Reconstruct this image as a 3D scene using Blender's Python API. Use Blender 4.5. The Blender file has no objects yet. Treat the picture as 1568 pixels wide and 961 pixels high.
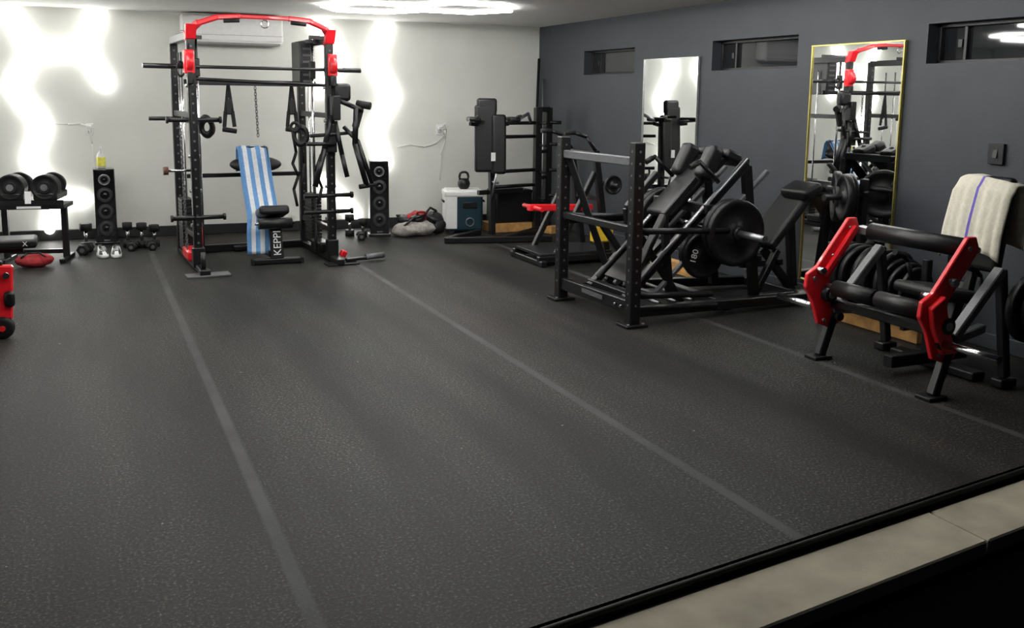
import bpy, bmesh, math, random
from mathutils import Vector, Matrix
random.seed(4)
scene=bpy.context.scene
# ---------------------------------------------------------------- materials
def principled(name):
    m=bpy.data.materials.new(name); m.use_nodes=True
    nt=m.node_tree; return m,nt,nt.nodes["Principled BSDF"]
def N(nt,t,**kw):
    n=nt.nodes.new(t)
    for k,v in kw.items(): setattr(n,k,v)
    return n
def mat(name,col,rough=.5,metal=0.,var=.12,scale=30,bump=0.,bscale=200,coat=0.,spec=.5,sheen=0.):
    m,nt,b=principled(name)
    b.inputs['Roughness'].default_value=rough; b.inputs['Metallic'].default_value=metal
    b.inputs['Coat Weight'].default_value=coat; b.inputs['Specular IOR Level'].default_value=spec
    b.inputs['Sheen Weight'].default_value=sheen
    tc=N(nt,'ShaderNodeTexCoord'); no=N(nt,'ShaderNodeTexNoise'); no.inputs['Scale'].default_value=scale; no.inputs['Detail'].default_value=4
    nt.links.new(tc.outputs['Object'],no.inputs['Vector'])
    cr=N(nt,'ShaderNodeValToRGB'); nt.links.new(no.outputs['Fac'],cr.inputs['Fac'])
    cr.color_ramp.elements[0].position=.3; cr.color_ramp.elements[1].position=.7
    cr.color_ramp.elements[0].color=[c*(1-var) for c in col]+[1]; cr.color_ramp.elements[1].color=[min(1,c*(1+var)) for c in col]+[1]
    nt.links.new(cr.outputs['Color'],b.inputs['Base Color'])
    if bump>0:
        n2=N(nt,'ShaderNodeTexNoise'); n2.inputs['Scale'].default_value=bscale
        nt.links.new(tc.outputs['Object'],n2.inputs['Vector'])
        bp=N(nt,'ShaderNodeBump'); bp.inputs['Strength'].default_value=bump; bp.inputs['Distance'].default_value=.002
        nt.links.new(n2.outputs['Fac'],bp.inputs['Height']); nt.links.new(bp.outputs['Normal'],b.inputs['Normal'])
    return m
def emis(name,col,s):
    m=bpy.data.materials.new(name); m.use_nodes=True; nt=m.node_tree; nt.nodes.clear()
    o=N(nt,'ShaderNodeOutputMaterial'); e=N(nt,'ShaderNodeEmission'); e.inputs[0].default_value=(*col,1); e.inputs[1].default_value=s
    nt.links.new(e.outputs[0],o.inputs[0]); return m
BLK=mat('black_powder_coat',(.008,.008,.009),.34,0,.1,60,.15,600,0,.4)
BLK2=mat('satin_black_steel',(.018,.018,.02),.35,.2,.1,40)
PAD=mat('black_vinyl',(.008,.008,.009),.40,0,.15,20,.3,300,0,.4)
RUB=mat('black_rubber',(.008,.008,.0085),.6,0,.2,80,.3,500,0,.35)
IRON=mat('cast_iron_plate',(.007,.007,.008),.42,0,.15,50,.3,400,0,.4)
RED=mat('red_paint',(.80,.016,.026),.3,0,.06,20,0,1,.3)
REDF=mat('red_fabric',(.30,.015,.02),.8,0,.3,30,.5,200)
CHR=mat('chrome',(.7,.7,.72),.15,1,.03)
STL=mat('brushed_steel',(.36,.36,.38),.35,.9,.1,60)
GRY=mat('gray_paint',(.12,.125,.13),.4,.2,.1)
WHP=mat('white_plastic',(.75,.75,.73),.4,0,.03)
WHT=mat('white_print',(.8,.8,.8),.6,0,.02)
YEL=mat('yellow_plastic',(.75,.5,.03),.4)
LBL=mat('yellow_label',(.75,.7,.1),.5)
WOOD=mat('pine_wood',(.55,.3,.10),.6,0,.3,12,.3,90)
GLOSS=mat('gloss_black',(.008,.008,.009),.12,0,.05,30,0,1,.6)
CONE=mat('speaker_cone',(.03,.03,.032),.5,0,.1)
BEIGE=mat('beige_towel',(.72,.69,.57),.95,0,.08,60,.9,350,0,.2,.3)
PURP=mat('purple_stripe',(.16,.12,.5),.95,0,.1,40,.9,350)
TBLUE=mat('towel_blue',(.13,.30,.58),.95,0,.1,40,.9,350)
TWHITE=mat('towel_white',(.75,.78,.8),.95,0,.08,40,.9,350)
TEAL=mat('cooler_teal',(.010,.035,.048),.35)
BRN=mat('brown_leather',(.09,.035,.02),.6)
GRYF=mat('gray_fabric',(.33,.31,.29),.9,0,.3,25,.7,200)
CONC=mat('concrete',(.36,.33,.25),.85,0,.22,4,.5,120)
ASPH=mat('asphalt_night_dark',(.002,.002,.002),1.0,0,.3,50,0,1,0,.0)  # night darkness outside is put into this near-black base colour
GOLD=mat('gold_frame',(.6,.52,.16),.35,.8)
SILV=mat('silver_frame',(.5,.5,.5),.35,.8)
MIR=mat('mirror_glass',(.86,.88,.87),.012,1,.01)
WINB=mat('window_glass_night',(.012,.014,.017),.03,0,.1,2,0,1,.8)
WFR=mat('window_frame_black',(.012,.012,.014),.4)
LED=emis('led_tube',(1,.985,.95),10.5)
LEDC=emis('led_tube_ceiling',(1,.985,.96),30)
WWALL=mat('white_wall_paint',(.72,.73,.68),.6,0,.03,3,.3,160)
DWALL=mat('charcoal_wall_paint',(.039,.045,.054),.55,0,.10,3,.5,160)
CEILM=mat('ceiling_paint',(.62,.62,.60),.8,0,.03,3,.3,160)
BASEB=mat('black_baseboard',(.012,.012,.013),.5)
DOORM=mat('door_paint',(.6,.68,.72),.45,0,.03)
ACV=mat('ac_vent',(.25,.25,.25),.5)
OUTF=mat('outlet_face',(.5,.5,.5),.5)
def floor_mat():
    m,nt,b=principled('rubber_floor'); L=nt.links.new
    tc=N(nt,'ShaderNodeTexCoord'); sep=N(nt,'ShaderNodeSeparateXYZ'); L(tc.outputs['Object'],sep.inputs[0])
    sp=N(nt,'ShaderNodeTexNoise'); sp.inputs['Scale'].default_value=85; sp.inputs['Detail'].default_value=5; sp.inputs['Roughness'].default_value=.75; L(tc.outputs['Object'],sp.inputs['Vector'])
    r1=N(nt,'ShaderNodeValToRGB'); L(sp.outputs['Fac'],r1.inputs['Fac'])
    e=r1.color_ramp.elements; e[0].position=.40; e[0].color=(.002,.002,.0025,1); e[1].position=.56; e[1].color=(.019,.0192,.0192,1)
    x=e.new(.68); x.color=(.14,.14,.12,1)
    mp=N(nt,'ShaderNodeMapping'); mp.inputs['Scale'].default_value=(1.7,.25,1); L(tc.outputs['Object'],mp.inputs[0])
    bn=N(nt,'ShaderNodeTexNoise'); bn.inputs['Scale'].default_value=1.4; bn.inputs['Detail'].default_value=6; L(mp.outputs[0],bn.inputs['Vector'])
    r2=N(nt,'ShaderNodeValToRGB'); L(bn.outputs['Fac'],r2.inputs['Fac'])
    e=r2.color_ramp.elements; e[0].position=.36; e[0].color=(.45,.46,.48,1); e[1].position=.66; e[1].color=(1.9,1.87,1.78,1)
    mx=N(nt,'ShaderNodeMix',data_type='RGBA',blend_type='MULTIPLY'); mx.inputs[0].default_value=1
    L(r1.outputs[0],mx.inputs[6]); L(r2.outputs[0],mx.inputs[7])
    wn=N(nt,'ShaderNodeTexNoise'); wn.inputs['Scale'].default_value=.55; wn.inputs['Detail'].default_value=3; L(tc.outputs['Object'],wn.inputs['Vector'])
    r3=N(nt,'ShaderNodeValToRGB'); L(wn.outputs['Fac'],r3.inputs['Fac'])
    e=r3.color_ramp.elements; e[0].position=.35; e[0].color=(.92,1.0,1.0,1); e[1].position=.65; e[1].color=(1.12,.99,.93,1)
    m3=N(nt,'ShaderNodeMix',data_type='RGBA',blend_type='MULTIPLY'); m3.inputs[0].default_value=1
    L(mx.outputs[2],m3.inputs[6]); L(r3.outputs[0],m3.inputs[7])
    col=m3.outputs[2]
    vo=N(nt,'ShaderNodeTexVoronoi'); vo.inputs['Scale'].default_value=4.5; L(tc.outputs['Object'],vo.inputs['Vector'])
    lt=N(nt,'ShaderNodeMath',operation='LESS_THAN'); L(vo.outputs['Distance'],lt.inputs[0]); lt.inputs[1].default_value=.022
    mv=N(nt,'ShaderNodeMix',data_type='RGBA'); L(lt.outputs[0],mv.inputs[0]); L(col,mv.inputs[6]); mv.inputs[7].default_value=(.28,.27,.24,1); col=mv.outputs[2]
    wob=N(nt,'ShaderNodeTexNoise'); wob.inputs['Scale'].default_value=2.5; L(tc.outputs['Object'],wob.inputs['Vector'])
    for sx in (-1.1,.55,2.25,3.93):
        a=N(nt,'ShaderNodeMath',operation='SUBTRACT'); L(sep.outputs[0],a.inputs[0]); a.inputs[1].default_value=sx
        ab=N(nt,'ShaderNodeMath',operation='ABSOLUTE'); L(a.outputs[0],ab.inputs[0])
        mr=N(nt,'ShaderNodeMapRange'); L(ab.outputs[0],mr.inputs[0]); mr.inputs[1].default_value=.018; mr.inputs[2].default_value=.032; mr.inputs[3].default_value=1; mr.inputs[4].default_value=0
        mm=N(nt,'ShaderNodeMath',operation='MULTIPLY'); L(mr.outputs[0],mm.inputs[0]); L(wob.outputs['Fac'],mm.inputs[1])
        k=N(nt,'ShaderNodeMath',operation='MULTIPLY'); L(mm.outputs[0],k.inputs[0]); k.inputs[1].default_value=1.4
        mi=N(nt,'ShaderNodeMix',data_type='RGBA'); L(k.outputs[0],mi.inputs[0]); L(col,mi.inputs[6]); mi.inputs[7].default_value=(.064,.065,.066,1)
        col=mi.outputs[2]
    L(col,b.inputs['Base Color']); b.inputs['Roughness'].default_value=.58; b.inputs['Specular IOR Level'].default_value=.2
    bp=N(nt,'ShaderNodeBump'); bp.inputs['Strength'].default_value=.6; bp.inputs['Distance'].default_value=.003
    L(sp.outputs['Fac'],bp.inputs['Height']); L(bp.outputs[0],b.inputs['Normal'])
    return m
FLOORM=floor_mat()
# ---------------------------------------------------------------- mesh builder
class B:
    def __init__(s,name,loc=(0,0,0),rz=0.,bev=.0):
        s.name=name; s.bm=bmesh.new(); s.mats=[]; s.loc=Vector(loc); s.rz=rz; s.bev=bev
    def mi(s,m):
        if m not in s.mats: s.mats.append(m)
        return s.mats.index(m)
    def _fin(s,vs,m,smooth=False,before=None):
        i=s.mi(m); fs=set()
        for v in vs:
            for f in v.link_faces: fs.add(f)
        for f in fs: f.material_index=i; f.smooth=smooth
    def box(s,c,d,m,rot=(0,0,0),r=0.,seg=2):
        g=bmesh.ops.create_cube(s.bm,size=1); vs=g['verts']
        M=Matrix.Translation(c)@(Matrix.Rotation(rot[2],4,'Z')@Matrix.Rotation(rot[1],4,'Y')@Matrix.Rotation(rot[0],4,'X'))@Matrix.Diagonal((*d,1))
        bmesh.ops.transform(s.bm,matrix=M,verts=vs)
        s._fin(vs,m)
        if r>0:
            es={e for v in vs for e in v.link_edges}
            g=bmesh.ops.bevel(s.bm,geom=list(es),offset=min(r,min(d)*.49),segments=seg,profile=.5,affect='EDGES')
            for f in g['faces']: f.material_index=s.mi(m); f.smooth=True
        return s
    def frame(s,p1,p2,up=(0,0,1)):
        p1=Vector(p1);p2=Vector(p2); z=(p2-p1); L=z.length; z.normalize(); u=Vector(up)
        if abs(z.dot(u))>.95: u=Vector((0,1,0)) if abs(z.y)<.9 else Vector((1,0,0))
        x=u.cross(z).normalized(); y=z.cross(x)
        M=Matrix((x,y,z)).transposed().to_4x4(); M.translation=(p1+p2)/2
        return M,L
    def beam(s,p1,p2,w,h,m,up=(0,0,1),r=.006):
        M,L=s.frame(p1,p2,up); g=bmesh.ops.create_cube(s.bm,size=1); vs=g['verts']
        bmesh.ops.transform(s.bm,matrix=M@Matrix.Diagonal((w,h,L,1)),verts=vs); s._fin(vs,m)
        if r>0:
            es={e for v in vs for e in v.link_edges}
            g=bmesh.ops.bevel(s.bm,geom=list(es),offset=min(r,min(w,h)*.45),segments=2 if r>.01 else 1,profile=.5,affect='EDGES')
            for f in g['faces']: f.material_index=s.mi(m); f.smooth=r>.01
        return s
    def tube(s,p1,p2,r,m,r2=None,seg=18):
        M,L=s.frame(p1,p2)
        g=bmesh.ops.create_cone(s.bm,cap_ends=True,segments=seg,radius1=r,radius2=r if r2 is None else r2,depth=L)
        vs=g['verts']; bmesh.ops.transform(s.bm,matrix=M,verts=vs); s._fin(vs,m,True)
        for v in vs:
            for f in v.link_faces:
                if len(f.verts)>4: f.smooth=False
        return s
    def ball(s,c,rad,m,seg=16,rot=(0,0,0)):
        g=bmesh.ops.create_uvsphere(s.bm,u_segments=seg,v_segments=max(8,seg//2),radius=1)
        if not hasattr(rad,'__len__'): rad=(rad,)*3
        M=Matrix.Translation(c)@Matrix.Rotation(rot[2],4,'Z')@Matrix.Rotation(rot[1],4,'Y')@Matrix.Rotation(rot[0],4,'X')@Matrix.Diagonal((*rad,1))
        bmesh.ops.transform(s.bm,matrix=M,verts=g['verts']); s._fin(g['verts'],m,True); return s
    def pipe(s,pts,r,m,seg=12):
        for a,b in zip(pts[:-1],pts[1:]): s.tube(a,b,r,m,seg=seg)
        for p in pts[1:-1]: s.ball(p,r*1.01,m,12)
        return s
    def lathe(s,prof,c,axis,m,seg=40):
        ax=Vector(axis).normalized(); c=Vector(c)
        M,L=s.frame(c,c+ax); M.translation=c
        rings=[]
        for t,rr in prof:
            rings.append([s.bm.verts.new(M@Vector((rr*math.cos(2*math.pi*k/seg),rr*math.sin(2*math.pi*k/seg),t))) for k in range(seg)])
        i=s.mi(m)
        for a,b in zip(rings[:-1],rings[1:]):
            for k in range(seg):
                f=s.bm.faces.new((a[k],a[(k+1)%seg],b[(k+1)%seg],b[k])); f.material_index=i; f.smooth=True
        for rg,fl in ((rings[0],True),(rings[-1],False)):
            f=s.bm.faces.new(rg[::-1] if fl else rg); f.material_index=i
        return s
    def prism(s,pts,vec,m,r=0.):
        vec=Vector(vec); a=[s.bm.verts.new(Vector(p)-vec/2) for p in pts]; b=[s.bm.verts.new(Vector(p)+vec/2) for p in pts]
        i=s.mi(m); fs=[s.bm.faces.new(a[::-1]),s.bm.faces.new(b)]
        n=len(pts)
        for k in range(n): fs.append(s.bm.faces.new((a[k],a[(k+1)%n],b[(k+1)%n],b[k])))
        bmesh.ops.recalc_face_normals(s.bm,faces=fs)
        for f in fs: f.material_index=i
        if r>0:
            es={e for f in fs for e in f.edges}
            g=bmesh.ops.bevel(s.bm,geom=list(es),offset=r,segments=1,profile=.5,affect='EDGES')
            for f in g['faces']: f.material_index=i
        return s
    def torus(s,c,R,r,m,ax=(0,0,1),sx=1.,sy=1.,seg=20,ms=8,xdir=None):
        ax=Vector(ax); M,L=s.frame(Vector(c),Vector(c)+ax); M.translation=Vector(c)
        i=s.mi(m); rings=[]
        for k in range(seg):
            a=2*math.pi*k/seg; rg=[]
            for j in range(ms):
                t=2*math.pi*j/ms; q=R+r*math.cos(t)
                rg.append(s.bm.verts.new(M@Vector((q*math.cos(a)*sx,q*math.sin(a)*sy,r*math.sin(t)))))
            rings.append(rg)
        for k in range(seg):
            for j in range(ms):
                f=s.bm.faces.new((rings[k][j],rings[(k+1)%seg][j],rings[(k+1)%seg][(j+1)%ms],rings[k][(j+1)%ms])); f.material_index=i; f.smooth=True
        return s
    def chain(s,p1,p2,m,link=.035,w=.011,r=.0035):
        p1=Vector(p1);p2=Vector(p2);n=int((p2-p1).length/(link*.72)); 
        for k in range(n):
            c=p1.lerp(p2,(k+.5)/n); ax=(1,0.3,0) if k%2 else (-.3,1,0)
            s.torus(c,w,r,m,ax,1.0,1.7,seg=8,ms=5)
        return s
    def grid(s,fn,nu,nv,m,thick=0.,matfn=None):
        vs=[[s.bm.verts.new(fn(i/nu,j/nv)) for j in range(nv+1)] for i in range(nu+1)]
        for i in range(nu):
            for j in range(nv):
                f=s.bm.faces.new((vs[i][j],vs[i+1][j],vs[i+1][j+1],vs[i][j+1])); f.smooth=True
                f.material_index=s.mi(matfn((i+.5)/nu,(j+.5)/nv) if matfn else m)
        return s
    def done(s,solid=0.):
        me=bpy.data.meshes.new(s.name+'_mesh'); 
        bmesh.ops.recalc_face_normals(s.bm,faces=s.bm.faces[:]) if solid==0 else None
        s.bm.to_mesh(me); s.bm.free()
        for m in s.mats: me.materials.append(m)
        o=bpy.data.objects.new(s.name,me); scene.collection.objects.link(o)
        o.location=s.loc; o.rotation_euler=(0,0,s.rz)
        if solid>0:
            md=o.modifiers.new('thickness','SOLIDIFY'); md.thickness=solid; md.offset=0
        return o
def text_part(name,body,size,M,m,parent=None):
    cu=bpy.data.curves.new(name,'FONT'); cu.body=body; cu.size=size; cu.extrude=.0008; cu.align_x='CENTER'; cu.align_y='CENTER'
    cu.materials.append(m); o=bpy.data.objects.new(name,cu); scene.collection.objects.link(o)
    if parent: o.parent=parent
    o.matrix_local=M
    return o
def plate(b,c,ax,R,t,m=IRON,seg=48):
    h=t/2
    b.lathe([(-h,R*.16),(-h,R*.26),(-h*.35,R*.30),(-h*.35,R*.78),(-h,R*.84),(-h,R*.96),(-h*.7,R),(h*.7,R),(h,R*.96),(h,R*.84),(h*.35,R*.78),(h*.35,R*.30),(h,R*.26),(h,R*.16)],c,ax,m,seg)
# ---------------------------------------------------------------- room
XW=5.16; CZ=2.38
def ywall(x): return 10.62+(XW-x)*.045
AW=-math.atan(.045)
def fy(x): return 2.31+.12*(x-1.12)
b=B('floor'); 
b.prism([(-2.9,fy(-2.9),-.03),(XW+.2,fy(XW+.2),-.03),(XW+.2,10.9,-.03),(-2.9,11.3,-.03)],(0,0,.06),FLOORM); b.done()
b=B('trim_1')
for k,(o0,o1,z) in enumerate([(-.03,-.001,-.012),(-.06,-.03,-.03)]):
    b.prism([(-2.9,fy(-2.9)+o0,z-.02),(XW+.2,fy(XW+.2)+o0,z-.02),(XW+.2,fy(XW+.2)+o1,z-.02),(-2.9,fy(-2.9)+o1,z-.02)],(0,0,.04),RUB)
b.tube((-2.9,fy(-2.9)-.035,.0),(XW+.2,fy(XW+.2)-.035,.0),.011,RUB)
b.done()
b=B('concrete_threshold')
def strip(x0,x1,o0,o1,z0,z1,m):
    zc=(z0+z1)/2
    b.prism([(x0,fy(x0)+o0,zc),(x1,fy(x1)+o0,zc),(x1,fy(x1)+o1,zc),(x0,fy(x0)+o1,zc)],(0,0,z1-z0),m,.006)
strip(-2.9,2.895,-.325,-.062,-.08,-.02,CONC); strip(2.905,XW+.4,-.325,-.062,-.08,-.02,CONC)
b.done()
b=B('ground_outside'); b.box((1,-1.6,-.15),(14,8,.14),ASPH); b.done()
ZB,ZT=1.79,2.05
wins=[(8.40,9.47),(5.97,7.09),(3.55,4.71)]
b=B('wall_right'); T=.2; xc=XW+T/2
b.box((xc,6.65,ZB/2),(T,8.5,ZB),DWALL); b.box((xc,6.65,(ZT+CZ)/2),(T,8.5,CZ-ZT),DWALL)
ys=[2.4]+[v for w in sorted(wins) for v in w]+[10.9]
for k in range(0,len(ys),2):
    b.box((xc,(ys[k]+ys[k+1])/2,(ZB+ZT)/2),(T,ys[k+1]-ys[k],ZT-ZB),DWALL)
b.done()
for i,(a,c) in enumerate(wins):
    w=B('window_%d'%(i+1)); ym=(a+c)/2; zm=(ZB+ZT)/2; L=c-a; H=ZT-ZB; x=XW+.12
    w.box((x+.02,ym,zm),(.01,L,H),WINB)
    for z in (ZB+.012,ZT-.012): w.box((x,ym,z),(.05,L,.024),WFR,r=.003)
    for y in (a+.012,c-.012): w.box((x,y,zm),(.05,.024,H),WFR,r=.003)
    w.box((x+.005,a+L*.82,zm),(.035,.02,H),WFR)
    w.box((x-.005,a+L*.85,zm),(.03,.03,.05),WFR)
    w.done()
b=B('wall_back',(XW+.2,ywall(XW+.2),0),AW); b.box((-4.14,.1,CZ/2),(8.28,.2,CZ),WWALL); b.done()
b=B('wall_left'); b.box((-2.9-.1,6.7,CZ/2),(.2,9.6,CZ),WWALL); b.done()
b=B('ceiling'); b.prism([(-3.1,1.9,CZ+.05),(XW+.2,2.4,CZ+.05),(XW+.2,11,CZ+.05),(-3.1,11.4,CZ+.05)],(0,0,.1),CEILM); b.done()
def wallpt(x,off,z): return Vector((x,ywall(x)-off,z))
b=B('baseboard_back'); b.beam(wallpt(-2.85,.012,.055),wallpt(XW-.01,.012,.055),.024,.11,BASEB); b.done()
b=B('baseboard_right'); b.beam((XW-.008,2.9,.05),(XW-.008,10.58,.05),.016,.10,DWALL); b.done()
b=B('door_1',wallpt(-1.65,.025,0),AW)
b.box((0,0,1.0),(.9,.04,2.0),DOORM,r=.004)
for xx in (-.2,.2):
    for z,hh in ((.45,.6),(1.25,.7),(1.78,.2)): b.box((xx,-.022,z),(.28,.012,hh),DOORM,r=.005)
b.box((-.48,-.005,1.02),(.07,.05,2.06),WHP); b.box((.48,-.005,1.02),(.07,.05,2.06),WHP); b.box((0,-.005,2.06),(1.03,.05,.07),WHP)
b.ball((.37,-.07,1.0),.03,CHR); b.tube((.37,-.02,1.0),(.37,-.06,1.0),.012,CHR)
b.done()
b=B('wall_air_conditioner',wallpt(1.52,.115,2.2),AW)
b.box((0,0,.015),(1.05,.22,.28),WHP,r=.03,seg=4); b.box((0,-.045,-.135),(.98,.14,.03),ACV,r=.01); b.box((.05,-.09,-.118),(.92,.05,.012),WHP,(.5,0,0),r=.003)
b.box((0,-.112,-.05),(1.03,.002,.004),ACV)
b.done()
def ledset(name,segs,wd=.10,off=.035,m=LED):
    b=B(name)
    for (x1,z1),(x2,z2) in segs:
        b.beam(wallpt(x1,off,z1),wallpt(x2,off,z2),wd,.035,m,up=(0,1,0),r=.012)
        for x,z in ((x1,z1),(x2,z2)): b.lathe([(.0,wd*.5),(.034,wd*.5)],wallpt(x,off-.0165,z),(-.045,-1,0),m,20); b.tube(wallpt(x,.0,z),wallpt(x,off-.01,z),.02,WHP)
    b.done()
P=[(-.62,2.33),(-.40,1.93),(.07,1.96),(.20,2.33),(.25,1.62),(-.62,1.58),(-.36,1.20),(-.50,.82),(-.27,.44),(-.36,.12)]
ledset('hexagon_led_wall_light',[(P[0],P[1]),(P[1],P[2]),(P[2],P[3]),(P[2],P[4]),(P[1],P[5]),(P[5],P[6]),(P[6],P[7]),(P[7],P[8]),(P[8],P[9]),(P[8],(-.02,.42))])
ledset('hexagon_led_wall_light',[((2.45,2.32),(2.72,1.92)),((2.72,1.92),(2.45,1.58)),((3.24,2.33),(3.10,1.90)),((3.10,1.90),(3.32,1.52)),((3.32,1.52),(3.08,1.13)),((3.08,1.13),(3.21,.74)),((2.5,.55),(2.85,.16))])
b=B('hexagon_led_ceiling_light'); s_=.5; edges=set()
def hexc(cx,cy):
    pts=[(round(cx+s_*math.cos(math.radians(60*k)),2),round(cy+s_*math.sin(math.radians(60*k)),2)) for k in range(6)]
    for k in range(6):
        a,c=pts[k],pts[(k+1)%6]; edges.add(tuple(sorted((a,c))))
for (cx,cy) in [(2.6,9.0),(3.35,8.13+.43),(2.6,8.13),(1.1,6.8),(2.6,6.4),(3.9,6.4),(1.85,5.1),(3.35,5.1),(.35,5.1),(1.1,3.9),(3.6,3.9),(-.9,8.6),(-.15,8.17),(-.15,7.3),(-.9,7.73)]: hexc(cx,cy)
for a,c in edges: b.beam((*a,CZ-.022),(*c,CZ-.022),.03,.024,LEDC,r=.006)
b.done()
def mirror(y0,y1,z0,z1,fm,f):
    b=B('wall_mirror'); x=XW-.016
    b.box((x+.004,(y0+y1)/2,(z0+z1)/2),(.010,y1-y0,z1-z0),MIR)
    for z in (z0,z1): b.box((x,(y0+y1)/2,z),(.022,y1-y0+f*2,f),fm)
    for y in (y0,y1): b.box((x,y,(z0+z1)/2),(.022,f,z1-z0+f),fm)
    b.done()
mirror(7.26,8.18,.14,1.92,SILV,.005); mirror(4.88,5.78,.14,1.95,GOLD,.009)
b=B('light_switch'); b.box((XW-.012,4.10,1.225),(.024,.11,.13),WFR,r=.004); b.box((XW-.027,4.10,1.225),(.008,.03,.05),BLK,(0,.15,0)); b.done()
def outlet(x,z,cords):
    b=B('wall_outlet',wallpt(x,.006,z),AW)
    b.box((0,0,0),(.075,.012,.12),WHP,r=.004); 
    for dz in (-.025,.025): b.box((0,-.008,dz),(.034,.008,.03),OUTF,r=.003)
    b.box((0,-.03,.025),(.04,.05,.035),WHP,r=.005)
    for c in cords: b.pipe([Vector(p) for p in c],.005,WHP,8)
    b.done()
outlet(.07,1.15,[[(0,-.05,.03),(-.08,-.03,.06),(-.2,-.012,.055),(-.42,-.012,.06)],[(0,-.05,.02),(.02,-.03,-.15),(.03,-.02,-.4),(.05,-.02,-.9)]])
outlet(3.88,1.14,[[(0,-.05,.03),(.05,-.03,-.06),(-.05,-.012,-.16),(-.2,-.012,-.2),(-.35,-.012,-.17),(-.52,-.012,-.2)],[(0,-.05,.02),(.06,-.03,.0),(.07,-.02,-.1),(.01,-.02,-.3),(0,-.02,-.6)],[(0,-.05,.03),(.06,-.04,.07),(.08,-.02,-.02),(.02,-.03,-.06)]])
# ---------------------------------------------------------------- smith machine / cable rack
b=B('smith_machine_cable_rack',(.87,8.55,0),math.radians(3))
W=1.2; D=.98; H=2.04
for x in (0,W):
    for y in (0,D): 
        b.beam((x,y,0.03),(x,y,H),.07,.07,BLK)
        for k in range(22):
            z=.25+k*.08
            b.tube((x,y-.036,z),(x,y-.0375,z),.010,GRY,seg=8); b.tube((x-.0375,y,z),(x-.036,y,z),.010,GRY,seg=8)
    b.beam((x,-.28,.035),(x,D+.05,.035),.07,.05,BLK)
    b.beam((x,0,H-.02),(x,D,H-.02),.07,.07,BLK); b.beam((x,0,1.35),(x,D,1.35),.05,.05,BLK) ; b.beam((x,0,.3),(x,D,.3),.05,.05,BLK)
    xi=.085 if x==0 else W-.085
    b.tube((xi,.25,.06),(xi,.25,H),.014,CHR); b.box((xi,.25,1.76),(.05,.06,.16),BLK,r=.008)
    b.box((xi,.25,H-.02),(.1,.06,.03),BLK)
    xo=-.02 if x==0 else W+.02
    b.tube((xo,-.06,.25),(xo,-.06,1.95),.004,RUB,seg=8)
    b.lathe([(-.03,.05),(-.02,.075),(.02,.075),(.03,.05)],(xo,-.06,1.80),(1,0,0),RED,24)
    b.box((xo,-.03,1.80),(.085,.08,.20),RED,r=.012); b.box((xo,-.07,1.66),(.05,.05,.1),BLK,r=.01)
    b.box((x,0,.12),(.1,.1,.18),BLK,r=.01)
    b.box((x,.36,.1),(.12,.34,.10),RED if x==0 else BLK,r=.02)
    for k in range(14): b.box((x,.62,.12+k*.034),(.10,.24,.029),IRON,r=.003)
    for yy in (.54,.70): b.tube((x,yy,.06),(x,yy,1.9),.009,CHR)
    for k in range(5): b.tube((x-.05,.02,.4+k*.3),(x+.05,.02,.4+k*.3),.016,STL,seg=10)
b.beam((0,D,.035),(W,D,.035),.05,.07,BLK); b.beam((0,D,.75),(W,D,.75),.04,.04,BLK)
b.beam((.0,.45,1.635),(W,.45,1.635),.035,.05,BLK); b.tube((0,.1,1.66),(W,.1,1.62),.016,BLK)
b.tube((-.02,.2,1.765),(W+.02,.2,1.765),.0145,BLK2); 
for sgn,x in ((-1,-.02),(1,W+.02)):
    b.tube((x,.2,1.765),(x+sgn*.34,.2,1.765),.022,BLK2); b.tube((x,.2,1.765),(x+sgn*.02,.2,1.765),.035,BLK); b.tube((x+sgn*.34,.2,1.765),(x+sgn*.345,.2,1.765),.022,STL)
    cx=x+sgn*.05
    b.torus((cx,.1,1.74),.04,.008,BLK,(0,1,0),.8,1.5)
y=-.04
for sx in (0,1):
    X=lambda v: v if sx==0 else W-v
    b.beam((X(-.03),.02,2.03),(X(.07),y-.05,2.13),.06,.05,RED,r=.01); b.beam((X(.05),y-.045,2.115),(X(.22),y-.1,2.175),.05,.045,RED,r=.01)
    b.beam((X(.2),y-.1,2.17),(X(.40),y-.1,2.185),.045,.045,RED,r=.01)
    b.tube((X(.25),y-.13,2.14),(X(.38),y-.13,2.15),.018,RUB)
b.beam((.39,y-.1,2.185),(W-.39,y-.1,2.185),.035,.035,RED,r=.008)
for x in (0,W): b.prism([(x,.04,1.97),(x,-.05,1.99),(x,-.10,2.11),(x,-.02,2.11)],(.085,0,0),RED,.004)
for x in (0.02,W-.02): b.beam((x,.0,2.04),(x,.5,2.07),.05,.04,BLK)
b.torus((.60,y-.1,2.13),.032,.006,CHR,(0,1,0))
b.box((W-.09,.55,1.82),(.14,.3,.42),BLK2,r=.01)
for k in range(6): b.box((W-.09,.398,1.66+k*.06),(.08,.004,.02),GRY)
for z,y0 in ((1.31,.02),(.47,-.02)):
    b.tube((-.22,y0,z),(.24,y0,z),.02,BLK); b.tube((-.22,y0,z),(-.2,y0,z),.03,BLK); b.tube((.22,y0,z),(.24,y0,z),.03,BLK)
b.tube((-.3,.5,1.31),(-.03,.5,1.31),.018,BLK)
b.tube((-.24,0,.88),(-.03,0,.88),.012,CHR); b.tube((-.26,0,.88),(-.22,0,.88),.035,BRN)
for z in (.47,.62): b.tube((W-.26,-.02,z),(W+.2,-.02,z),.02,BLK); b.tube((W+.18,-.02,z),(W+.2,-.02,z),.03,BLK)
b.chain((-.1,.05,1.26),(-.09,.0,.2),GRY); b.chain((.62,.4,1.60),(.63,.38,1.15),GRY)
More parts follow.
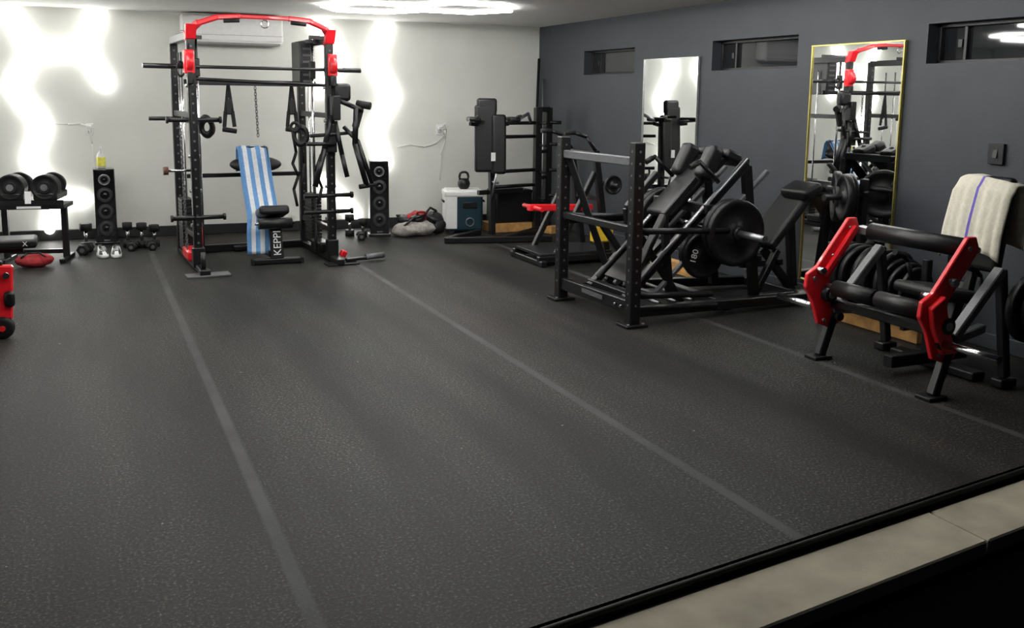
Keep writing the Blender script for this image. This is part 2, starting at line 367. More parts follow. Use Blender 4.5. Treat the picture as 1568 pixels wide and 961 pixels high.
for x in (.36,.93):
    b.beam((x,.3,1.62),(x-.03,.3,1.38),.028,.006,RUB,r=0); b.beam((x,.3,1.62),(x+.03,.3,1.38),.028,.006,RUB,r=0)
    b.beam((x-.03,.3,1.38),(x-.045,.3,1.24),.034,.008,RUB,r=0); b.beam((x+.03,.3,1.38),(x+.045,.3,1.24),.034,.008,RUB,r=0)
    b.tube((x-.06,.3,1.22),(x+.06,.3,1.2),.022,RUB); b.box((x,.3,1.42),(.06,.03,.14),PAD,r=.01)
b.torus((.15,.15,1.24),.05,.014,BRN,(.6,1,.2),1,1.3); b.torus((.13,.13,1.25),.05,.022,PAD,(.6,1,.2),1,1.5); b.torus((.98,.2,1.16),.06,.022,PAD,(.3,1,0),1,1.3); b.torus((.93,.2,1.24),.04,.014,PAD,(.6,1,0))
b.pipe([(.93,.3,1.2),(.96,.3,1.0),(.92,.28,.9),(.97,.28,.78),(.92,.26,.66),(.95,.26,.5)],.014,RUB)
b.pipe([(1.0,.3,1.2),(1.02,.25,.9),(.99,.25,.6)],.01,RUB)
b.box((W+.1,-.06,1.56),(.15,.1,.16),PAD,r=.03); b.box((W+.02,-.1,1.42),(.08,.1,.22),BLK,r=.01)
b.pipe([(W+.03,-.08,1.5),(W+.16,-.14,1.44),(W+.26,-.18,1.40)],.022,BLK); b.pipe([(W+.2,-.16,1.42),(W+.17,-.2,1.1),(W+.27,-.22,.72)],.026,BLK)
b.pipe([(W+.1,-.1,1.25),(W+.2,-.2,1.12),(W+.32,-.22,.74)],.02,BLK); b.tube((W+.2,-.22,.71),(W+.36,-.22,.73),.022,RUB)
b.pipe([(W-.02,-.1,1.35),(W-.1,-.15,1.05),(W-.2,-.18,.72)],.026,BLK); b.pipe([(W+.02,-.1,1.3),(W+.06,-.16,1.0),(W+.1,-.18,.8)],.022,BLK)
b.box((W-.02,-.09,1.15),(.10,.06,.26),BLK,r=.01); b.tube((W+.22,-.12,1.46),(W+.32,-.2,1.44),.035,RUB)
b.box((W+.22,-.14,1.33),(.06,.05,.18),BLK,(0,.3,0),r=.01)
b.tube((W-.26,-.15,1.1),(W+.0,-.15,1.1),.018,BLK); b.tube((W-.22,-.12,1.17),(W+.2,-.12,1.2),.016,BLK)
b.pipe([(W-.1,-.05,1.0),(W-.16,-.05,.85),(W-.1,-.05,.7),(W-.14,-.05,.55)],.014,RUB)
b.box((.03,-.28,.008),(.36,.16,.014),GRY,r=.003); b.box((0,-.3,.035),(.09,.08,.05),BLK,r=.01)
b.tube((0,-.25,.03),(0,-.25,.2),.02,BLK)
b.box((W+.03,-.2,.008),(.3,.14,.014),BLK,r=.003); b.beam((W+.08,-.16,.03),(W+.46,-.1,.035),.05,.03,BLK); b.tube((W+.28,-.13,.04),(W+.47,-.1,.045),.027,GRY)
b.box((W+.1,-.02,.07),(.06,.05,.06),RED,(.3,.4,.2),r=.01)
b.done()
# ---------------------------------------------------------------- incline bench with striped towel
b=B('incline_weight_bench',(1.5,8.65,0))
b.box((.07,0,.03),(.42,.07,.05),BLK,r=.01); b.box((0,.85,.03),(.4,.07,.05),BLK,r=.01)
b.box((.29,0,.03),(.03,.08,.06),RUB,r=.008); b.box((-.15,0,.03),(.03,.08,.06),RUB,r=.008)
b.beam((.07,0,.05),(.06,.06,.42),.11,.07,BLK); b.beam((.03,.03,.09),(0,.85,.07),.06,.06,BLK); b.beam((0,.3,.4),(0,.75,.1),.05,.05,BLK)
b.beam((.05,.05,.4),(0,.42,.40),.05,.05,BLK)
b.box((.05,.10,.47),(.27,.30,.085),PAD,(math.radians(-14),0,0),r=.03,seg=4)
b.tube((-.1,-.04,.38),(.2,-.04,.38),.05,PAD); b.tube((-.13,-.04,.38),(.23,-.04,.38),.012,CHR)
a=math.atan2(.60,.42)
b.box((0,.50,.72),(.27,.76,.07),PAD,(a,0,0),r=.03,seg=4)
b.beam((0,.42,.45),(0,.74,.92),.04,.05,BLK); b.beam((0,.62,.72),(0,.8,.06),.04,.04,BLK)
b.ball((0,.62,.87),(.245,.05,.085),PAD,24,(math.radians(-30),0,0))
bench=b.done()
text_part('lettering','KEPPI',.095,Matrix.Translation((.066,-.0445,.2))@Matrix.Rotation(math.radians(-4),4,'X')@Matrix.Rotation(math.pi/2,4,'X')@Matrix.Rotation(math.pi/2,4,'Z'),WHT,bench)
pts=[Vector((0,.80,.80)),Vector((0,.765,1.0)),Vector((0,.725,1.045)),Vector((0,.665,1.01)),Vector((0,.42,.68)),Vector((0,.20,.44)),Vector((-.03,.10,.30)),Vector((-.035,.08,.09))]
def along(t):
    t*=len(pts)-1; i=min(int(t),len(pts)-2); return pts[i].lerp(pts[i+1],t-i)
b=B('striped_towel',(1.5,8.65,0))
def tw(u,v):
    p=along(v).copy(); w=.29*(1-.12*max(0,v-.6)); p.x+=(u-.5)*w-.015
    p.y+=-.018+.006*math.sin(u*14+v*5)
    if abs(u-.5)>.42 and v<.75: p.y+=.02; p.z-=.01
    return p
b.grid(tw,35,40,TWHITE,matfn=lambda u,v: TBLUE if int(u*7)%2==0 else TWHITE)
b.done(solid=.006)
# ---------------------------------------------------------------- speakers
def speaker(x,y,rz,h=.78,w=.21,d=.28):
    b=B('tower_speaker',(x,y,0),rz)
    b.box((0,0,.015),(w+.03,d+.03,.03),GLOSS,r=.006); b.box((0,0,.03+(h-.03)/2),(w,d,h-.03),GLOSS,r=.008)
    yf=-d/2
    for z in (h*.86,h*.66,h*.44,h*.22):
        R=.07 if z<h*.8 else .05
        b.torus((0,yf-.002,z),R,.007,STL if z>h*.8 else BLK2,(0,1,0),seg=32)
        b.lathe([(0,R),(.012,R*.98),(.002,R*.55),(-.006,R*.3)],(0,yf+.004,z),(0,-1,0),CONE,32)
        b.ball((0,yf-.002,z),(R*.32,.012,R*.32),GLOSS,16)
    b.box((0,yf-.003,h*.06),(.06,.004,.012),STL)
    b.done()
speaker(.175,10.50,math.radians(0),.77,.20); speaker(2.96,10.12,math.radians(-12),.83)
b=B('spray_bottle',(.16,10.5,.772))
b.lathe([(0,.035),(.005,.042),(.12,.042),(.15,.03),(.17,.015),(.19,.014)],(0,0,0),(0,0,1),WHP,24)
b.lathe([(.02,.0425),(.021,.0428),(.11,.0428),(.112,.0425)],(0,0,0),(0,0,1),LBL,24)
b.box((0,-.01,.20),(.025,.07,.03),WHP,r=.006); b.box((0,-.035,.17),(.01,.012,.04),WHP,(.4,0,0)); b.done()
# ---------------------------------------------------------------- dumbbell stand
def adj_db(b,x,z):
    for y in (-.14,.14):
        for k in range(6): plate(b,(x,y+(k-2.5)*.021,z),(0,1,0),.115-.004*k*(1 if y>0 else 0),.019,IRON,28)
    b.tube((x,-.09,z),(x,.09,z),.017,CHR); b.tube((x,-.215,z),(x,-.20,z),.05,BLK2); b.tube((x,-.22,z),(x,-.21,z),.03,STL)
    b.box((x,0,z-.085),(.20,.40,.07),PAD,r=.015)
b=B('adjustable_dumbbell_stand',(-.43,9.60,0),math.radians(-12))
for x in (-.25,.25):
    b.beam((x,-.02,.02),(x,-.02,.5),.05,.06,BLK); b.beam((x,-.2,.02),(x,.2,.02),.05,.04,BLK)
b.beam((-.25,.02,.08),(.25,.02,.08),.04,.04,BLK)
b.box((0,0,.51),(.58,.38,.04),BLK,r=.008); b.box((0,-.19,.55),(.58,.015,.05),BLK); b.box((0,-.197,.51),(.2,.004,.02),WHT)
adj_db(b,-.14,.69); adj_db(b,.14,.69)
b.box((0,-.205,.60),(.05,.003,.11),WHT,(-.1,0,0)); b.done()
def lump(name,loc,spec):
    b=B(name,loc)
    for c,r,m in spec: 
        n0=len(b.bm.verts); b.ball(c,r,m,24)
        b.bm.verts.ensure_lookup_table()
        for v in list(b.bm.verts)[n0:]:
            k=math.sin(v.co.x*43+v.co.y*31)*.5+math.sin(v.co.z*57+v.co.x*23)*.5+.5*math.sin(v.co.x*90-v.co.y*70+v.co.z*60)
            d=(v.co-Vector(c)); v.co=Vector(c)+d*(1+.09*k); v.co.z=max(0.001,v.co.z)
    return b
b=lump('red_duffel_bag',(-.45,9.24,0),[((0,0,.055),(.15,.09,.06),REDF),((.07,0,.06),(.09,.08,.055),REDF)]); b.pipe([(-.1,-.06,.09),(-.05,-.05,.13),(.05,-.05,.13),(.1,-.06,.09)],.008,PAD); b.done()
b=B('flat_weight_bench',(-.95,7.9,0))
b.box((0,0,.42),(1.2,.28,.07),PAD,r=.025,seg=4); b.box((0,0,.37),(1.0,.06,.05),BLK)
for x in (-.45,.12): b.beam((x,0,.02),(x,0,.37),.05,.05,BLK); b.box((x,0,.02),(.06,.4,.04),BLK,r=.01)
o=b.done(); text_part('lettering','X',.05,Matrix.Translation((.52,-.142,.42))@Matrix.Rotation(math.pi/2,4,'X'),WHT,o)
b=B('weight_sled',(-.57,6.62,0))
b.beam((.05,-.02,.12),(.07,.0,.46),.12,.07,RED,r=.01); b.beam((.05,-.02,.2),(-.5,0,.2),.07,.07,RED); b.beam((.07,0,.46),(-.4,0,.48),.05,.05,BLK)
for x in (.05,-.45): b.lathe([(-.03,.04),(-.03,.06),(-.015,.07),(.015,.07),(.03,.06),(.03,.04)],(x,-.05,.07),(0,1,0),RUB,28); b.tube((x,-.09,.07),(x,0,.07),.018,RED)
b.box((.1,-.05,.25),(.06,.06,.10),PAD,r=.02); b.tube((.09,-.05,.40),(.09,-.065,.40),.02,CHR); b.done()
def hexdb(name,x,y,rz,L=.24,r=.06,up=False,z=0):
    b=B(name,(x,y,z),rz)
    if up:
        for z in (.035,L-.035): b.tube((0,0,z-.035),(0,0,z+.035),r,RUB,seg=6); 
        b.tube((0,0,.06),(0,0,L-.06),.016,CHR)
    else:
        for sx in (-1,1):
            b.lathe([(-.035,r*.8),(-.028,r),(.028,r),(.035,r*.8)],(sx*(L/2-.035),0,r*.88),(1,0,0),RUB,6); b.tube((sx*(L/2),0,r*.88),(sx*(L/2+.002),0,r*.88),r*.4,GRY)
        b.tube((-L/2,0,r*.88),(L/2,0,r*.88),.016,CHR)
    b.done()
hexdb('hex_dumbbell',.36,10.12,1.2,up=True,L=.25,r=.05); hexdb('hex_dumbbell',.49,10.05,.5,up=True,L=.25,r=.05); hexdb('hex_dumbbell',.61,10.1,.2,up=True,L=.22,r=.05)
hexdb('hex_dumbbell',.40,9.93,1.3,L=.2,r=.045); hexdb('hex_dumbbell',.56,9.90,1.7,L=.2,r=.045)
hexdb('hex_dumbbell',2.63,10.12,.2,up=True,L=.24,r=.05); hexdb('hex_dumbbell',2.75,10.02,.2,up=True,L=.2,r=.045); hexdb('hex_dumbbell',2.68,9.85,1.4,L=.2,r=.045)
hexdb('hex_dumbbell',-.03,9.85,1.3,L=.24,r=.055); hexdb('hex_dumbbell',-.02,10.1,.3,up=True,L=.26,r=.06)
def shoe(x,y,rz):
    b=B('sneaker',(x,y,0),rz)
    def sole(u,v):
        a=2*math.pi*u; t=math.cos(a); w=.045*(1+.18*(-t))*(abs(math.sin(a))**.8)*(1 if math.sin(a)>=0 else -1)
        return w,t*.14
    n=28; lv=[(0,1.0),(.012,1.06),(.03,1.04),(.034,.98)]
    rings=[]
    for z,s in lv: rings.append([b.bm.verts.new((sole(k/n,0)[0]*s,sole(k/n,0)[1]*s,z)) for k in range(n)])
    for z,s in ((.055,.92),(.08,.78),(.10,.6)):
        rg=[]
        for k in range(n):
            w,y=sole(k/n,0); zz=z if y>0 else .034+(z-.034)*(1+y/.14*.65); rg.append(b.bm.verts.new((w*s,y*s+ (.02*(1-s)*2),zz)))
        rings.append(rg)
    for li,(a,c) in enumerate(zip(rings[:-1],rings[1:])):
        for k in range(n):
            f=b.bm.faces.new((a[k],a[(k+1)%n],c[(k+1)%n],c[k])); f.smooth=True; f.material_index=b.mi(WHP if li<3 else (WHT if k%6<3 else PAD))
    b.bm.faces.new(rings[0]); f=b.bm.faces.new(rings[-1]); f.material_index=b.mi(PAD)
    for k in range(4): b.tube((-.025,-.05+k*.022,.066+k*.008),(.025,-.05+k*.022,.066+k*.008),.004,WHT,seg=6)
    b.done()
shoe(.11,9.62,.15); shoe(.235,9.60,-.05)
# ---------------------------------------------------------------- gym bag, cooler, kettlebell
b=lump('gym_bag',(3.36,9.93,0),[((0,0,.09),(.26,.16,.10),GRYF),((-.14,-.02,.07),(.16,.14,.08),GRYF),((.17,.0,.16),(.13,.12,.10),PAD),((0,.02,.2),(.15,.11,.06),REDF),((-.12,.04,.17),(.12,.09,.06),PAD),((.2,-.05,.10),(.1,.1,.09),RUB),((-.03,-.06,.19),(.09,.07,.05),PAD)])
b.pipe([(-.2,-.1,.12),(-.1,-.13,.21),(.05,-.12,.24),(.16,-.12,.14)],.012,PAD); b.pipe([(.05,-.08,.24),(.12,-.06,.31),(.2,-.02,.27),(.24,0,.2)],.013,RUB); b.torus((.02,-.06,.25),.05,.012,REDF,(.2,.5,1)); b.done()
b=B('cooler_box',(3.93,10.03,0),math.radians(-14))
b.box((0,0,.235),(.42,.34,.41),TEAL,r=.03,seg=4); b.box((0,0,.45),(.45,.37,.07),WHP,r=.02,seg=3); b.box((0,0,.485),(.40,.32,.02),WHP,r=.01)
b.box((-.15,-.172,.24),(.13,.014,.37),WHP,r=.01); b.box((-.212,0,.24),(.012,.30,.37),WHP,r=.005); b.torus((.06,-.175,.13),.045,.008,GRY,(0,1,0)); b.box((.06,-.175,.32),(.16,.01,.07),GLOSS,r=.004)
for x in (-.15,.15): b.tube((x,-.16,.04),(x,.16,.04),.04,RUB)
b.tube((-.23,-.1,.36),(-.23,.1,.36),.012,BLK); b.tube((.23,-.1,.36),(.23,.1,.36),.012,BLK)
b.done()
b=B('kettlebell',(3.93,10.0,.496))
b.lathe([(0,.035),(.005,.05),(.03,.066),(.065,.072),(.10,.06),(.12,.035)],(0,0,0),(0,0,1),IRON,28)
b.pipe([(-.045,0,.10),(-.055,0,.14),(-.045,0,.175),(-.02,0,.19),(.02,0,.19),(.045,0,.175),(.055,0,.14),(.045,0,.10)],.013,IRON); b.done()
# ---------------------------------------------------------------- power tower
b=B('power_tower',(0,0,0))
b.beam((3.42,9.26,.035),(4.55,8.98,.035),.06,.06,BLK); b.beam((3.45,9.27,.035),(4.0,9.70,.035),.06,.06,BLK); b.beam((4.02,9.12,.035),(4.75,9.7,.035),.06,.06,BLK)
b.beam((4.72,9.70,.035),(4.95,9.9,.035),.06,.06,BLK)
b.beam((4.05,9.45,.04),(4.05,9.5,1.28),.06,.07,BLK); b.beam((4.72,9.72,.04),(4.72,9.72,1.42),.08,.08,BLK); b.beam((4.94,9.9,.04),(4.94,9.9,1.42),.08,.08,BLK)
b.beam((4.72,9.72,1.40),(4.94,9.9,1.40),.06,.06,BLK)
for z in (.55,.72,1.1,1.25): b.tube((4.1,9.55,z),(4.72,9.72,z),.02,BLK)
for z in (1.25,1.0,.7,.4):
    b.tube((4.72,9.66,z),(4.72,9.5,z),.014,BLK); b.tube((4.94,9.85,z),(5.06,9.8,z),.02,BLK); b.beam((4.72,9.72,z-.08),(4.94,9.9,z-.08),.04,.04,BLK)
b.box((3.95,9.42,1.09),(.24,.07,.72),PAD,(math.radians(-3),0,math.radians(-14)),r=.03,seg=4); b.box((3.97,9.44,1.44),(.22,.08,.16),PAD,(math.radians(-3),0,math.radians(-14)),r=.03,seg=4)
b.box((4.08,9.36,1.03),(.16,.07,.64),PAD,(math.radians(-3),0,math.radians(-14)),r=.03,seg=4)
b.box((4.0,9.32,.9),(.05,.006,.09),WHT)
for dx,ln in ((-.2,.0),(.26,.0)):
    x=3.96+dx; b.box((x,9.3,1.30),(.12,.3,.05),PAD,(0,0,math.radians(-14)),r=.02,seg=3); b.tube((x-.02,9.14,1.33),(x-.05,9.0,1.34),.016,RUB); b.beam((x,9.4,1.25),(4.05,9.5,1.22),.04,.04,BLK)
b.tube((3.68,9.2,1.30),(3.9,9.36,1.27),.018,CHR); b.pipe([(4.24,9.3,1.28),(4.42,9.35,1.36),(4.5,9.45,1.27)],.018,STL)
b.tube((4.05,9.5,.62),(4.05,9.3,.62),.014,STL); b.tube((4.02,9.28,.72),(4.02,9.4,.42),.012,STL)
b.beam((3.9,9.5,.5),(4.5,9.65,.5),.05,.05,BLK)
b.done()
b=B('storage_crate',(4.50,10.0,.101)); b.box((0,0,.19),(.46,.3,.38),PAD,r=.02); b.box((0,-.152,.36),(.46,.01,.03),BLK2); b.done()
b=B('wood_block',(4.46,9.98,0)); b.box((0,0,.05),(.52,.34,.10),WOOD,r=.004); b.done()
b=B('wood_block',(4.86,9.58,0)); b.box((0,0,.04),(.16,.12,.08),WOOD,(0,0,.3),r=.004); b.done()
b=B('long_pole'); b.tube((5.02,9.9+.55,.0),(5.1,10.5,2.0),.016,BLK); b.done()
b=B('long_pole'); b.tube((5.04,10.2,.0),(5.12,10.42,1.75),.014,STL); b.done()
# ---------------------------------------------------------------- belt squat machine
b=B('belt_squat_machine',(0,0,0))
b.box((4.15,7.95,.10),(.75,.55,.03),BLK2,r=.006); b.beam((3.75,7.68,.06),(4.6,7.68,.06),.06,.06,BLK); b.beam((3.75,8.22,.06),(4.6,8.22,.06),.06,.06,BLK)
for x in (3.78,4.5): b.beam((x,7.6,.03),(x,8.3,.03),.06,.05,BLK)
for y in (7.72,8.2):
    b.beam((4.5,y,.05),(4.35,y,1.05),.06,.06,BLK); b.beam((3.95,y,.08),(4.35,y,.85),.05,.05,BLK)
    b.pipe([(4.35,y,1.05),(4.25,y,1.18),(4.12,y,1.22)],.018,BLK); b.tube((4.13,y,1.22),(4.02,y,1.22),.022,RUB)
b.beam((4.35,7.72,1.02),(4.35,8.2,1.02),.06,.06,BLK); b.beam((4.42,7.72,.6),(4.42,8.2,.6),.05,.05,BLK)
b.beam((3.75,7.9,.52),(4.42,7.9,.50),.07,.06,RED); b.tube((3.8,7.7,.52),(3.8,8.1,.52),.02,RED)
b.box((4.34,7.55,.33),(.20,.10,.22),YEL,r=.015)
plate(b,(4.42,7.5,.75),(0,1,0),.09,.03); b.tube((4.42,7.4,.75),(4.42,7.72,.75),.02,BLK2)
b.done()
# ---------------------------------------------------------------- hack squat / leg press
b=B('hack_squat_leg_press_machine',(0,0,0))
yn,yf=5.38,6.34
for y,xp in ((yn,3.35),(yf,3.30)):
    b.beam((xp,y,.02),(xp,y,1.25),.08,.08,BLK); b.box((xp,y,.012),(.17,.15,.02),BLK,r=.004)
    for k in range(14):
        z=.15+k*.08
        b.tube((xp-.0415,y,z),(xp-.040,y,z),.009,GRY,seg=8); b.tube((xp,y-.0415,z),(xp,y-.040,z),.009,GRY,seg=8)
    b.beam((xp,y,.10),(4.95,y+(.12 if y==yn else -.12),.06),.07,.07,BLK)
    for dx in (-.06,.06): b.tube((xp+dx,y-.05,.022),(xp+dx,y-.05,.03),.01,STL,seg=6)
b.beam((3.30,yf,.62),(4.0,yf,.62),.06,.06,BLK)
b.beam((3.35,yn,1.12),(3.30,yf,1.12),.05,.06,GRY); b.beam((3.35,yn,.66),(3.30,yf,.66),.045,.05,BLK); b.beam((3.35,yn,.13),(3.30,yf,.13),.05,.09,BLK)
for yy in (5.46,5.54,6.18,6.26): b.tube((3.315,yy,.13),(3.295,yy,.13),.009,STL,seg=6)
b.box((3.295,5.85,.14),(.006,.3,.03),GRY)
b.beam((4.95,5.5,.06),(4.95,6.22,.06),.07,.07,BLK); b.beam((4.2,5.45,.06),(4.2,6.28,.06),.07,.07,BLK)
for y in (5.60,6.10):
    b.beam((3.42,y,.14),(4.42,y,1.08),.05,.07,BLK,up=(0,1,0)); b.tube((3.45,y-.05,.22),(4.38,y-.05,1.12),.015,STL)
    b.beam((3.62,y,.12),(4.62,y,1.02),.03,.04,GRY,up=(0,1,0))
    b.beam((4.42,y,1.06),(4.55,y,.08),.07,.06,BLK,up=(0,1,0))
    b.beam((3.8,y,.1),(3.72,y,.72),.05,.05,BLK,up=(0,1,0)); b.beam((3.72,y,.72),(3.98,y,.98),.05,.05,BLK,up=(0,1,0))
    b.beam((3.5,y,.62),(3.9,y,.08),.05,.04,BLK,up=(0,1,0))
b.beam((3.32,6.30,1.1),(3.62,6.1,.12),.05,.05,BLK); b.beam((3.36,5.42,.30),(3.72,5.6,.72),.05,.05,BLK)
b.beam((4.42,5.6,1.08),(4.42,6.1,1.08),.07,.06,BLK); b.beam((3.45,5.55,.16),(3.45,6.15,.16),.06,.06,BLK)
for y in (5.72,5.85,5.98): b.beam((3.48,y,.20),(3.80,y,.50),.03,.03,GRY if y==5.85 else BLK,up=(0,1,0))
b.box((3.64,5.85,.38),(.42,.30,.015),BLK,(0,math.radians(-43),0),r=.003)
ang=math.radians(-43)
b.box((4.06,5.85,.90),(.62,.30,.07),PAD,(0,ang,0),r=.03,seg=4)
for y in (5.70,6.0): b.box((4.16,y,1.08),(.26,.12,.12),PAD,(0,ang-.35,0),r=.035,seg=4); b.beam((4.2,y,1.02),(4.36,y,1.16),.04,.05,BLK); b.box((4.34,y,1.13),(.14,.14,.07),PAD,(0,.4,0),r=.02)
for y in (5.56,6.14): b.pipe([(4.15,y,.95),(3.98,y,1.10),(3.9,y,1.06)],.016,BLK); b.tube((3.96,y,1.09),(3.9,y,1.06),.021,RUB)
b.beam((4.05,5.5,.76),(4.05,6.2,.76),.07,.07,BLK)
b.tube((3.37,5.40,.65),(4.16,5.40,.62),.022,BLK); b.tube((3.36,6.3,.65),(4.16,6.3,.62),.022,BLK)
b.tube((4.20,5.36,.60),(4.20,6.62,.60),.025,CHR); b.tube((4.20,5.08,.60),(4.20,5.36,.60),.025,STL)
for y in (5.40,5.46,6.3,6.36): plate(b,(4.20,y,.60),(0,1,0),.24,.05)
b.tube((4.20,5.345,.60),(4.20,5.37,.60),.045,BLK2)
b.tube((4.05,5.52,.42),(4.05,5.75,.42),.02,CHR)
for k in range(4): plate(b,(4.02+k*.012,5.53+k*.045,.43),(0,1,0),.17-.008*k,.035)
for z,yy in ((.20,5.42),(.13,5.36)): b.tube((3.38,yy,z),(4.05,yy+.03,z-.04),.022,BLK)
for x,z in ((3.62,.12),(3.76,.12),(3.9,.12)): b.tube((x,5.45,z),(x+.02,6.2,z),.014,STL)
b.box((4.55,5.85,.36),(.3,.32,.08),PAD,(0,math.radians(10),0),r=.03,seg=4)
b.box((4.86,5.72,.64),(.56,.32,.08),PAD,(0,math.radians(-47),0),r=.035,seg=4)
b.box((5.0,5.66,.86),(.18,.30,.08),PAD,(0,math.radians(-25),0),r=.03,seg=4)
b.beam((4.72,5.72,.40),(5.02,5.72,.06),.05,.06,BLK); b.beam((4.95,5.72,.7),(5.02,5.72,.10),.06,.06,BLK); b.beam((4.5,5.72,.3),(4.9,5.72,.3),.05,.05,BLK); b.beam((4.55,5.6,.06),(5.04,5.6,.06),.06,.06,BLK)
b.beam((4.55,5.6,.08),(4.75,5.6,.42),.05,.05,BLK)
hs=b.done()
text_part('plate_lettering','180',.07,Matrix.Translation((3.93,5.505,.43))@Matrix.Rotation(math.pi/2,4,'X')@Matrix.Rotation(1.3,4,'Z'),WHT,hs)
b=B('wood_beam',(4.80,6.9,0)); b.box((0,0,.05),(.10,.9,.10),WOOD,r=.004); b.done()
# ---------------------------------------------------------------- leg extension
b=B('leg_extension_machine',(0,0,0))
YL,YR=4.27,3.43; YM=3.85
for y,sg in ((YL,1),(YR,-1)):
    b.beam((3.99,y,.02),(4.10,y,.34),.055,.05,BLK2,up=(0,1,0)); b.box((3.98,y,.012),(.13,.10,.02),BLK,r=.004)
    prof=[(4.20,.85),(4.14,.85),(3.92,.57),(3.85,.53),(3.84,.45),(3.90,.36),(3.95,.22),(4.04,.19),(4.11,.21),(4.13,.28),(4.06,.33),(4.03,.42),(4.02,.50),(4.23,.78)]
    b.prism([(x,y,z) for x,z in prof],(0,.03,0),RED,.005)
    b.prism([(x,y+sg*.035,z) for x,z in [(3.97,.56),(3.88,.50),(3.90,.40),(3.98,.25),(4.09,.25),(4.03,.35),(4.0,.45)]],(0,.035,0),RED,.005)
    b.beam((3.96,y-sg*.03,.52),(4.18,y-sg*.03,.80),.035,.03,RED,up=(0,1,0))
    for x,z in ((4.15,.79),(4.03,.63),(3.90,.50),(3.99,.24),(4.07,.24)): b.tube((x,y-.024,z),(x,y+.024,z),.012,STL,seg=6)
    b.tube((4.0,y-.06,.40),(4.0,y+.06,.40),.045,BLK2); b.tube((4.0,y-.065,.40),(4.0,y+.065,.40),.022,STL)
    b.tube((3.98,y+sg*.03,.31),(3.98,y+sg*.38,.31),.020,CHR); b.tube((3.98,y+sg*.03,.31),(3.98,y+sg*.05,.31),.036,BLK)
    b.tube((4.05,y-.04,.62),(4.05,y+.04,.62),.022,STL); b.tube((3.93,y,.55),(3.93,y-sg*.06,.55),.02,CHR); b.tube((4.08,y-sg*.01,.26),(4.08,y-sg*.06,.26),.025,BLK2)
    b.beam((4.10,y,.32),(4.42,y,.66),.05,.06,GRY,up=(0,1,0)); b.beam((4.06,y,.30),(4.5,y-sg*.15,.30),.05,.05,GRY)
    b.beam((4.22,y-sg*.02,.78),(4.24,y-sg*.12,.77),.05,.05,STL)
    b.beam((4.42,y,.66),(4.52,y,.06),.05,.05,BLK2,up=(0,1,0))
    b.box((4.52,y,.03),(.12,.08,.05),BLK,r=.01)
b.tube((4.24,YR+.08,.775),(4.24,YL-.10,.775),.052,PAD,seg=28); b.tube((4.24,YR,.775),(4.24,YL,.775),.016,STL)
b.tube((3.99,YM+.01,.45),(3.99,YL-.10,.45),.048,PAD,seg=28); b.tube((3.99,YR+.10,.45),(3.99,YM-.01,.45),.048,PAD,seg=28); b.tube((4.0,YR,.45),(4.0,YL,.45),.016,STL)
b.beam((4.06,YR,.34),(4.06,YL,.34),.05,.05,BLK)
b.box((4.40,YM-.05,.47),(.36,.36,.07),PAD,(0,math.radians(8),0),r=.03,seg=4)
b.beam((4.42,YM,.46),(4.42,YM,.08),.07,.07,BLK); b.beam((4.1,YM,.08),(4.70,YM,.08),.07,.07,BLK); b.box((4.48,YM,.03),(.1,.6,.05),BLK,r=.01)
b.box((4.66,3.77,.86),(.07,.34,.54),PAD,(0,math.radians(8),0),r=.03,seg=4); b.beam((4.62,YM-.06,.45),(4.74,YM-.06,1.0),.05,.05,BLK,up=(0,1,0))
b.beam((4.5,YM,.1),(4.66,YM,.5),.06,.06,BLK,up=(0,1,0))
b.tube((4.6,3.5,.45),(4.6,3.2,.45),.022,CHR); plate(b,(4.6,3.36,.45),(0,1,0),.19,.05); plate(b,(4.6,3.30,.45),(0,1,0),.15,.04)
for y in (3.58,4.08): b.pipe([(4.5,y,.46),(4.45,y,.6),(4.4,y,.64)],.014,BLK); b.tube((4.42,y,.63),(4.34,y,.66),.019,RUB)
b.done()
tp=[Vector((4.76,0,.76)),Vector((4.765,0,1.06)),Vector((4.74,0,1.12)),Vector((4.66,0,1.12)),Vector((4.625,0,1.06)),Vector((4.585,0,.85)),Vector((4.565,0,.70))]
def al2(t):
    t*=len(tp)-1; i=min(int(t),len(tp)-2); return tp[i].lerp(tp[i+1],t-i)
b=B('beige_towel')
def tw2(u,v):
    p=al2(v).copy(); w=.385*(1+.06*max(0,v-.5)); e=abs(u-.5)*2
    p.y=3.765+(u-.5)*w+.008*math.sin(v*9); p.x-=.012+(.009*math.sin(u*19+v*3)+.006*math.sin(u*41))*max(0,v-.4); p.z-=.04*e**4+.01*math.sin(u*6)
    if e>.85: p.x+=.02*(e-.85)/.15
    if v>.9: p.z+=.02*math.sin(u*5)
    return p
b.grid(tw2,46,36,BEIGE,matfn=lambda u,v: PURP if .50<u<.535 else BEIGE)
b.done(solid=.01)
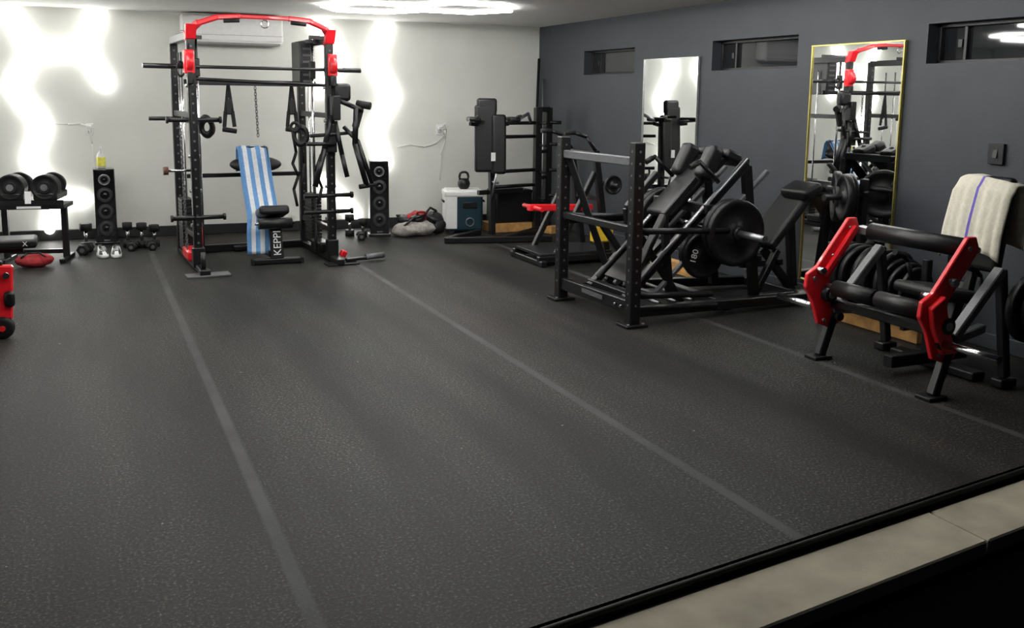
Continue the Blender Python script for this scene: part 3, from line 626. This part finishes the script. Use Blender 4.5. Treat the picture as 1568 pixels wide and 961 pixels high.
# ---------------------------------------------------------------- plate rack against the wall
b=B('weight_plate_rack',(0,0,0))
for x in (4.72,4.98): b.beam((x,4.30,.14),(x,5.05,.14),.04,.04,BLK)
for y in (4.30,5.05):
    b.beam((4.68,y,.12),(5.03,y,.12),.04,.04,BLK)
    b.beam((4.86,y,.1),(4.86,y,.55),.05,.05,BLK)
b.tube((4.86,4.30,.34),(4.86,5.05,.34),.02,STL)
yy=4.36
for k,(R,t) in enumerate([(.16,.03),(.17,.035),(.18,.035),(.2,.04),(.2,.04),(.2,.045),(.2,.045),(.2,.045),(.2,.05),(.2,.05)]):
    plate(b,(4.86,yy+t/2,.16+R+.005),(.15 if k%3 else -.1,1,.05),R,t); yy+=t+.024
b.beam((4.98,5.0,.1),(4.98,5.0,1.0),.05,.05,BLK); b.tube((5.0,5.0,.88),(4.62,5.0,.88),.022,BLK2); b.tube((4.98,4.94,.9),(4.98,5.35,.9),.022,BLK)
plate(b,(4.84,5.0,.88),(1,-.5,0),.16,.05); plate(b,(4.78,4.97,.88),(1,-.5,0),.16,.05); plate(b,(4.92,5.2,.86),(.8,-.6,0),.18,.05)
b.done()
b=B('wood_beam',(4.87,4.72,0)); b.box((0,0,.05),(.12,.86,.10),WOOD,r=.004); b.done()
# ---------------------------------------------------------------- world + camera
w=bpy.data.worlds.new('night'); scene.world=w; w.use_nodes=True
w.node_tree.nodes['Background'].inputs[0].default_value=(.02,.022,.03,1); w.node_tree.nodes['Background'].inputs[1].default_value=.2
cam=bpy.data.objects.new('camera',bpy.data.cameras.new('camera')); scene.collection.objects.link(cam)
f=1475.; p=math.atan(230/f); ps=math.atan(678/f*math.cos(p)); r=.012
F=Vector((math.sin(ps)*math.cos(p),math.cos(ps)*math.cos(p),-math.sin(p))); R0=Vector((math.cos(ps),-math.sin(ps),0)); U0=R0.cross(F)
R=R0*math.cos(r)+U0*math.sin(r); U=U0*math.cos(r)-R0*math.sin(r)
M=Matrix((R,U,-F)).transposed().to_4x4(); M.translation=(0,0,1.54); cam.matrix_world=M
cam.data.sensor_width=36; cam.data.lens=f/1600*36; cam.data.shift_y=-109.5/1600; cam.data.clip_end=100
scene.camera=cam
scene.view_settings.view_transform='Standard'; scene.view_settings.exposure=0.25
